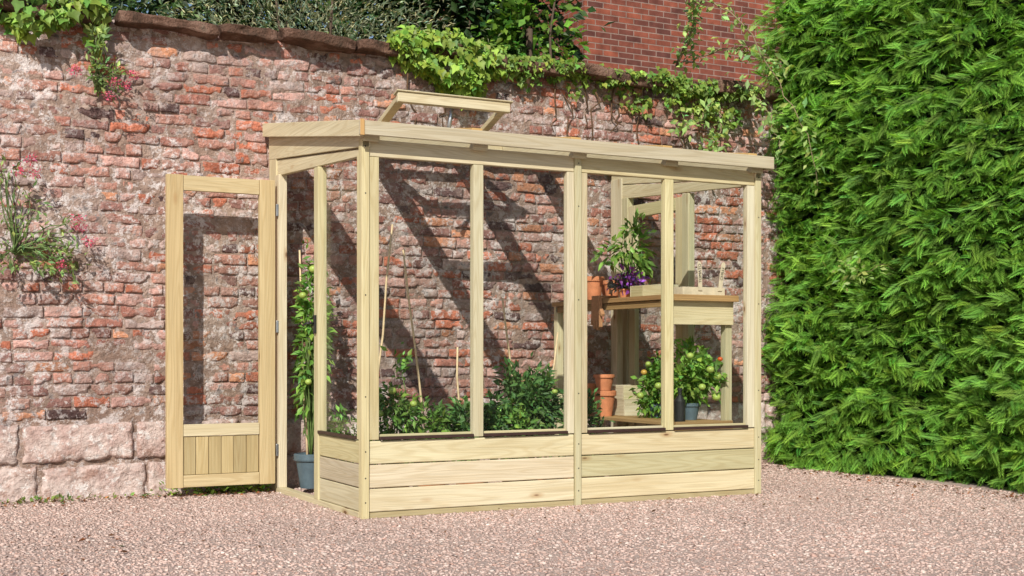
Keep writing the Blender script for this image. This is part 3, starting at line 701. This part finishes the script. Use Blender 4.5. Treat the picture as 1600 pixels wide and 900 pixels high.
Vc=np.c_[hedge_x(yf,zf)+.075,yf,zf];nv=len(zs);i,j=np.meshgrid(np.arange(len(ys)-1),np.arange(nv-1),indexing='ij');q=(i*nv+j).ravel()
mesh_np('gap_shade_sheet',Vc,np.c_[q,q+1,q+nv+1,q+nv],TINT,tint=(.010,.022,.006),parent=hd)  # near-black sheet behind the sprays, paints the shade in their gaps
Boards().box(HX+.30,HX+1.5,-4,1.62,0,4.4,tint=(.012,.022,.008)).obj('inner_core',hd,TINT,bevel=0)  # filler block behind the sheet, gap shade put into its tint too
n=30000
y=rng.uniform(-2.8,1.72,n);z=rng.uniform(.03,4.1,n);x,tier=hedge_x(y,z,True);x=x+rng.uniform(-.035,.05,n)
flow=(fbm(np.c_[x*0,y,z],1.8,2,77)-.5)*1.6
D=np.c_[-.50+rng.normal(0,.20,n),-.60+rng.normal(0,.42,n),.14+rng.normal(0,.28,n)+flow*.5-.4*(1-tier)*(tier<.4)]
fl_=rng.random(n)<.25; D[fl_,1]*=-.8
N=A([-.76,-.32,.62])+rng.normal(size=(n,3))*.28
L=rng.uniform(.055,.15,n)
cl=.75+.5*fbm(np.c_[x*0,y,z],5,3,91)
C=colvar(n,(.175,.355,.045),.2,.12)*cl[:,None]
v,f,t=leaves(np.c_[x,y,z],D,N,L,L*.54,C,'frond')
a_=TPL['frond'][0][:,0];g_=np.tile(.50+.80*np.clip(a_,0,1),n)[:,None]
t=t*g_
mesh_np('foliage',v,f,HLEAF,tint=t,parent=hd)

sh=empty('overhanging_shrub',(3.5,WY-.1,2.6),label='thin leafy branches arching over the wall beside the hedge',category='shrub')
br=[((3.1,1.75,2.9),(3.0,1.3,3.3),(3.2,1.1,3.05),(3.42,.95,2.6),(3.48,.8,2.3),(3.50,.7,1.95)),
    ((3.1,1.75,2.9),(3.2,1.3,2.95),(3.38,1.1,2.85),(3.46,.95,2.75)),
    ((3.5,1.7,2.8),(3.46,1.4,2.7),(3.43,1.15,2.5),(3.43,1.0,2.2)),
    ((3.3,1.7,2.7),(3.2,1.5,2.6),(3.05,1.42,2.45),(2.85,1.42,2.38)),
    ((3.4,1.7,2.7),(3.3,1.5,2.45),(3.2,1.42,2.3),(3.05,1.42,2.2)),
    ((3.1,1.75,2.9),(3.0,1.4,3.1),(2.9,1.3,3.25),(2.8,1.3,3.4))]
st=[];lv=[]
for b_ in br:
    b_=A(b_,float);tt=np.linspace(0,len(b_)-1,22);pp=np.stack([np.interp(tt,np.arange(len(b_)),b_[:,k]) for k in range(3)],1)
    pp+=rng.normal(size=pp.shape)*.008
    st.append(tube(pp,np.linspace(.007,.002,22),5,(.26,.20,.12)))
    m=120;k=rng.integers(1,22,m);P=pp[k]+rng.normal(size=(m,3))*.035;D=rng.normal(size=(m,3));D[:,2]-=.3;N=A([-.3,-.6,.8])+rng.normal(size=(m,3))*.4
    Ls=rng.uniform(.04,.08,m);lv.append(leaves(P,D,N,Ls,Ls*.5,colvar(m,(.28,.40,.12),.25)))
v,f,t=cat(st);mesh_np('branch',v,f,BARK,tint=t,parent=sh,kind='stuff');v,f,t=cat(lv);mesh_np('foliage',v,f,LEAF,tint=t,parent=sh)
tw=wiggle((3.8,.3,1.35),(3.40,.22,1.30),7,.01,.04);(v,f,t),_=bush((3.42,.22,1.33),(.10,.18,.09),60,.05,(.32,.44,.14),6,.4)
e=empty('bramble_sprig',(3.75,.3,1.35),label='leafy sprig poking out of the hedge',category='plant');mesh_np('foliage',v,f,LEAF,tint=t,parent=e)
v,f,t=tube(tw,.003,5,(.14,.12,.05));mesh_np('stem',v,f,BARK,tint=t,parent=e)

# ============================================================ BEHIND THE WALL
def tree(name,c,r,ztop,n,L,col,label,category,clumps=30,spread=.16,W=.5,trunk=.1):
    e=empty(name,(c[0],c[1],0),label=label,category=category)
    (v,f,t),cc=bush(c,r,n,L,col,clumps,spread,'simple',.35,W,.1);mesh_np('crown',v,f,LEAF,tint=t,parent=e)
    tb=[tube(wiggle((c[0],c[1],0),(c[0],c[1],c[2]),8,.05),np.linspace(trunk,trunk*.4,8),9,(.10,.07,.05))]
    for q in cc[::2]: tb.append(tube(wiggle((c[0],c[1],c[2]*random.uniform(.5,.9)),q,6,.05),np.linspace(trunk*.35,.008,6),6,(.10,.07,.05)))
    v,f,t=cat(tb);mesh_np('trunk',v,f,BARK,tint=t,parent=e)
tree('grey_shrub',(.75,3.1,2.8),(1.05,.8,1.1),0,17000,.05,(.27,.30,.19),'grey green fine leaved shrub behind the wall','shrub',44,.2,.18,.06)
tree('grey_shrub',(-.9,3.0,2.7),(1.1,.7,1.0),0,7000,.06,(.10,.15,.06),'green shrub behind the wall','shrub',34,.2,.3,.06)
tree('broadleaf_tree',(2.85,5.0,4.5),(1.35,1.2,1.8),0,12000,.11,(.022,.055,.013),'dark green leafy tree behind the wall','tree',44,.15,.6,.14)
tree('broadleaf_tree',(3.15,4.1,3.7),(.40,.4,.7),0,1100,.09,(.12,.24,.03),'bright green leafy tree behind the wall','tree',14,.18,.6,.07)
tree('broadleaf_tree',(1.2,7.0,4.8),(2.4,1.2,2.4),0,12000,.13,(.02,.05,.012),'dark green leafy tree behind the wall','tree',44,.2,.6,.16)
tree('broadleaf_tree',(-2.2,6.0,4.2),(2.2,1.2,2.2),0,7000,.13,(.035,.08,.018),'dark green leafy tree behind the wall','tree',40,.2,.6,.16)

hs=empty('brick_house',(8.4,9.5,0),label='red brick house side rising behind the garden wall',category='house')
Boards().box(5.45,11.5,7.0,12,0,7).obj('wall',hs,HOUSE,bevel=0)
B=Boards().raw([(5.1,6.7,6.9),(11.8,6.7,6.9),(11.8,12.3,6.9),(5.1,12.3,6.9),(5.1,9.5,9.3),(11.8,9.5,9.3)],[(0,1,5,4),(3,4,5,2),(0,4,3),(1,2,5),(0,3,2,1)],0,(.4,.3,.3));B.obj('roof',hs,TINT,bevel=0)
B=Boards().box(8.6,9.8,6.95,7.02,4.2,5.5);B.obj('window_frame',hs,WHITEWOOD)
print('done')
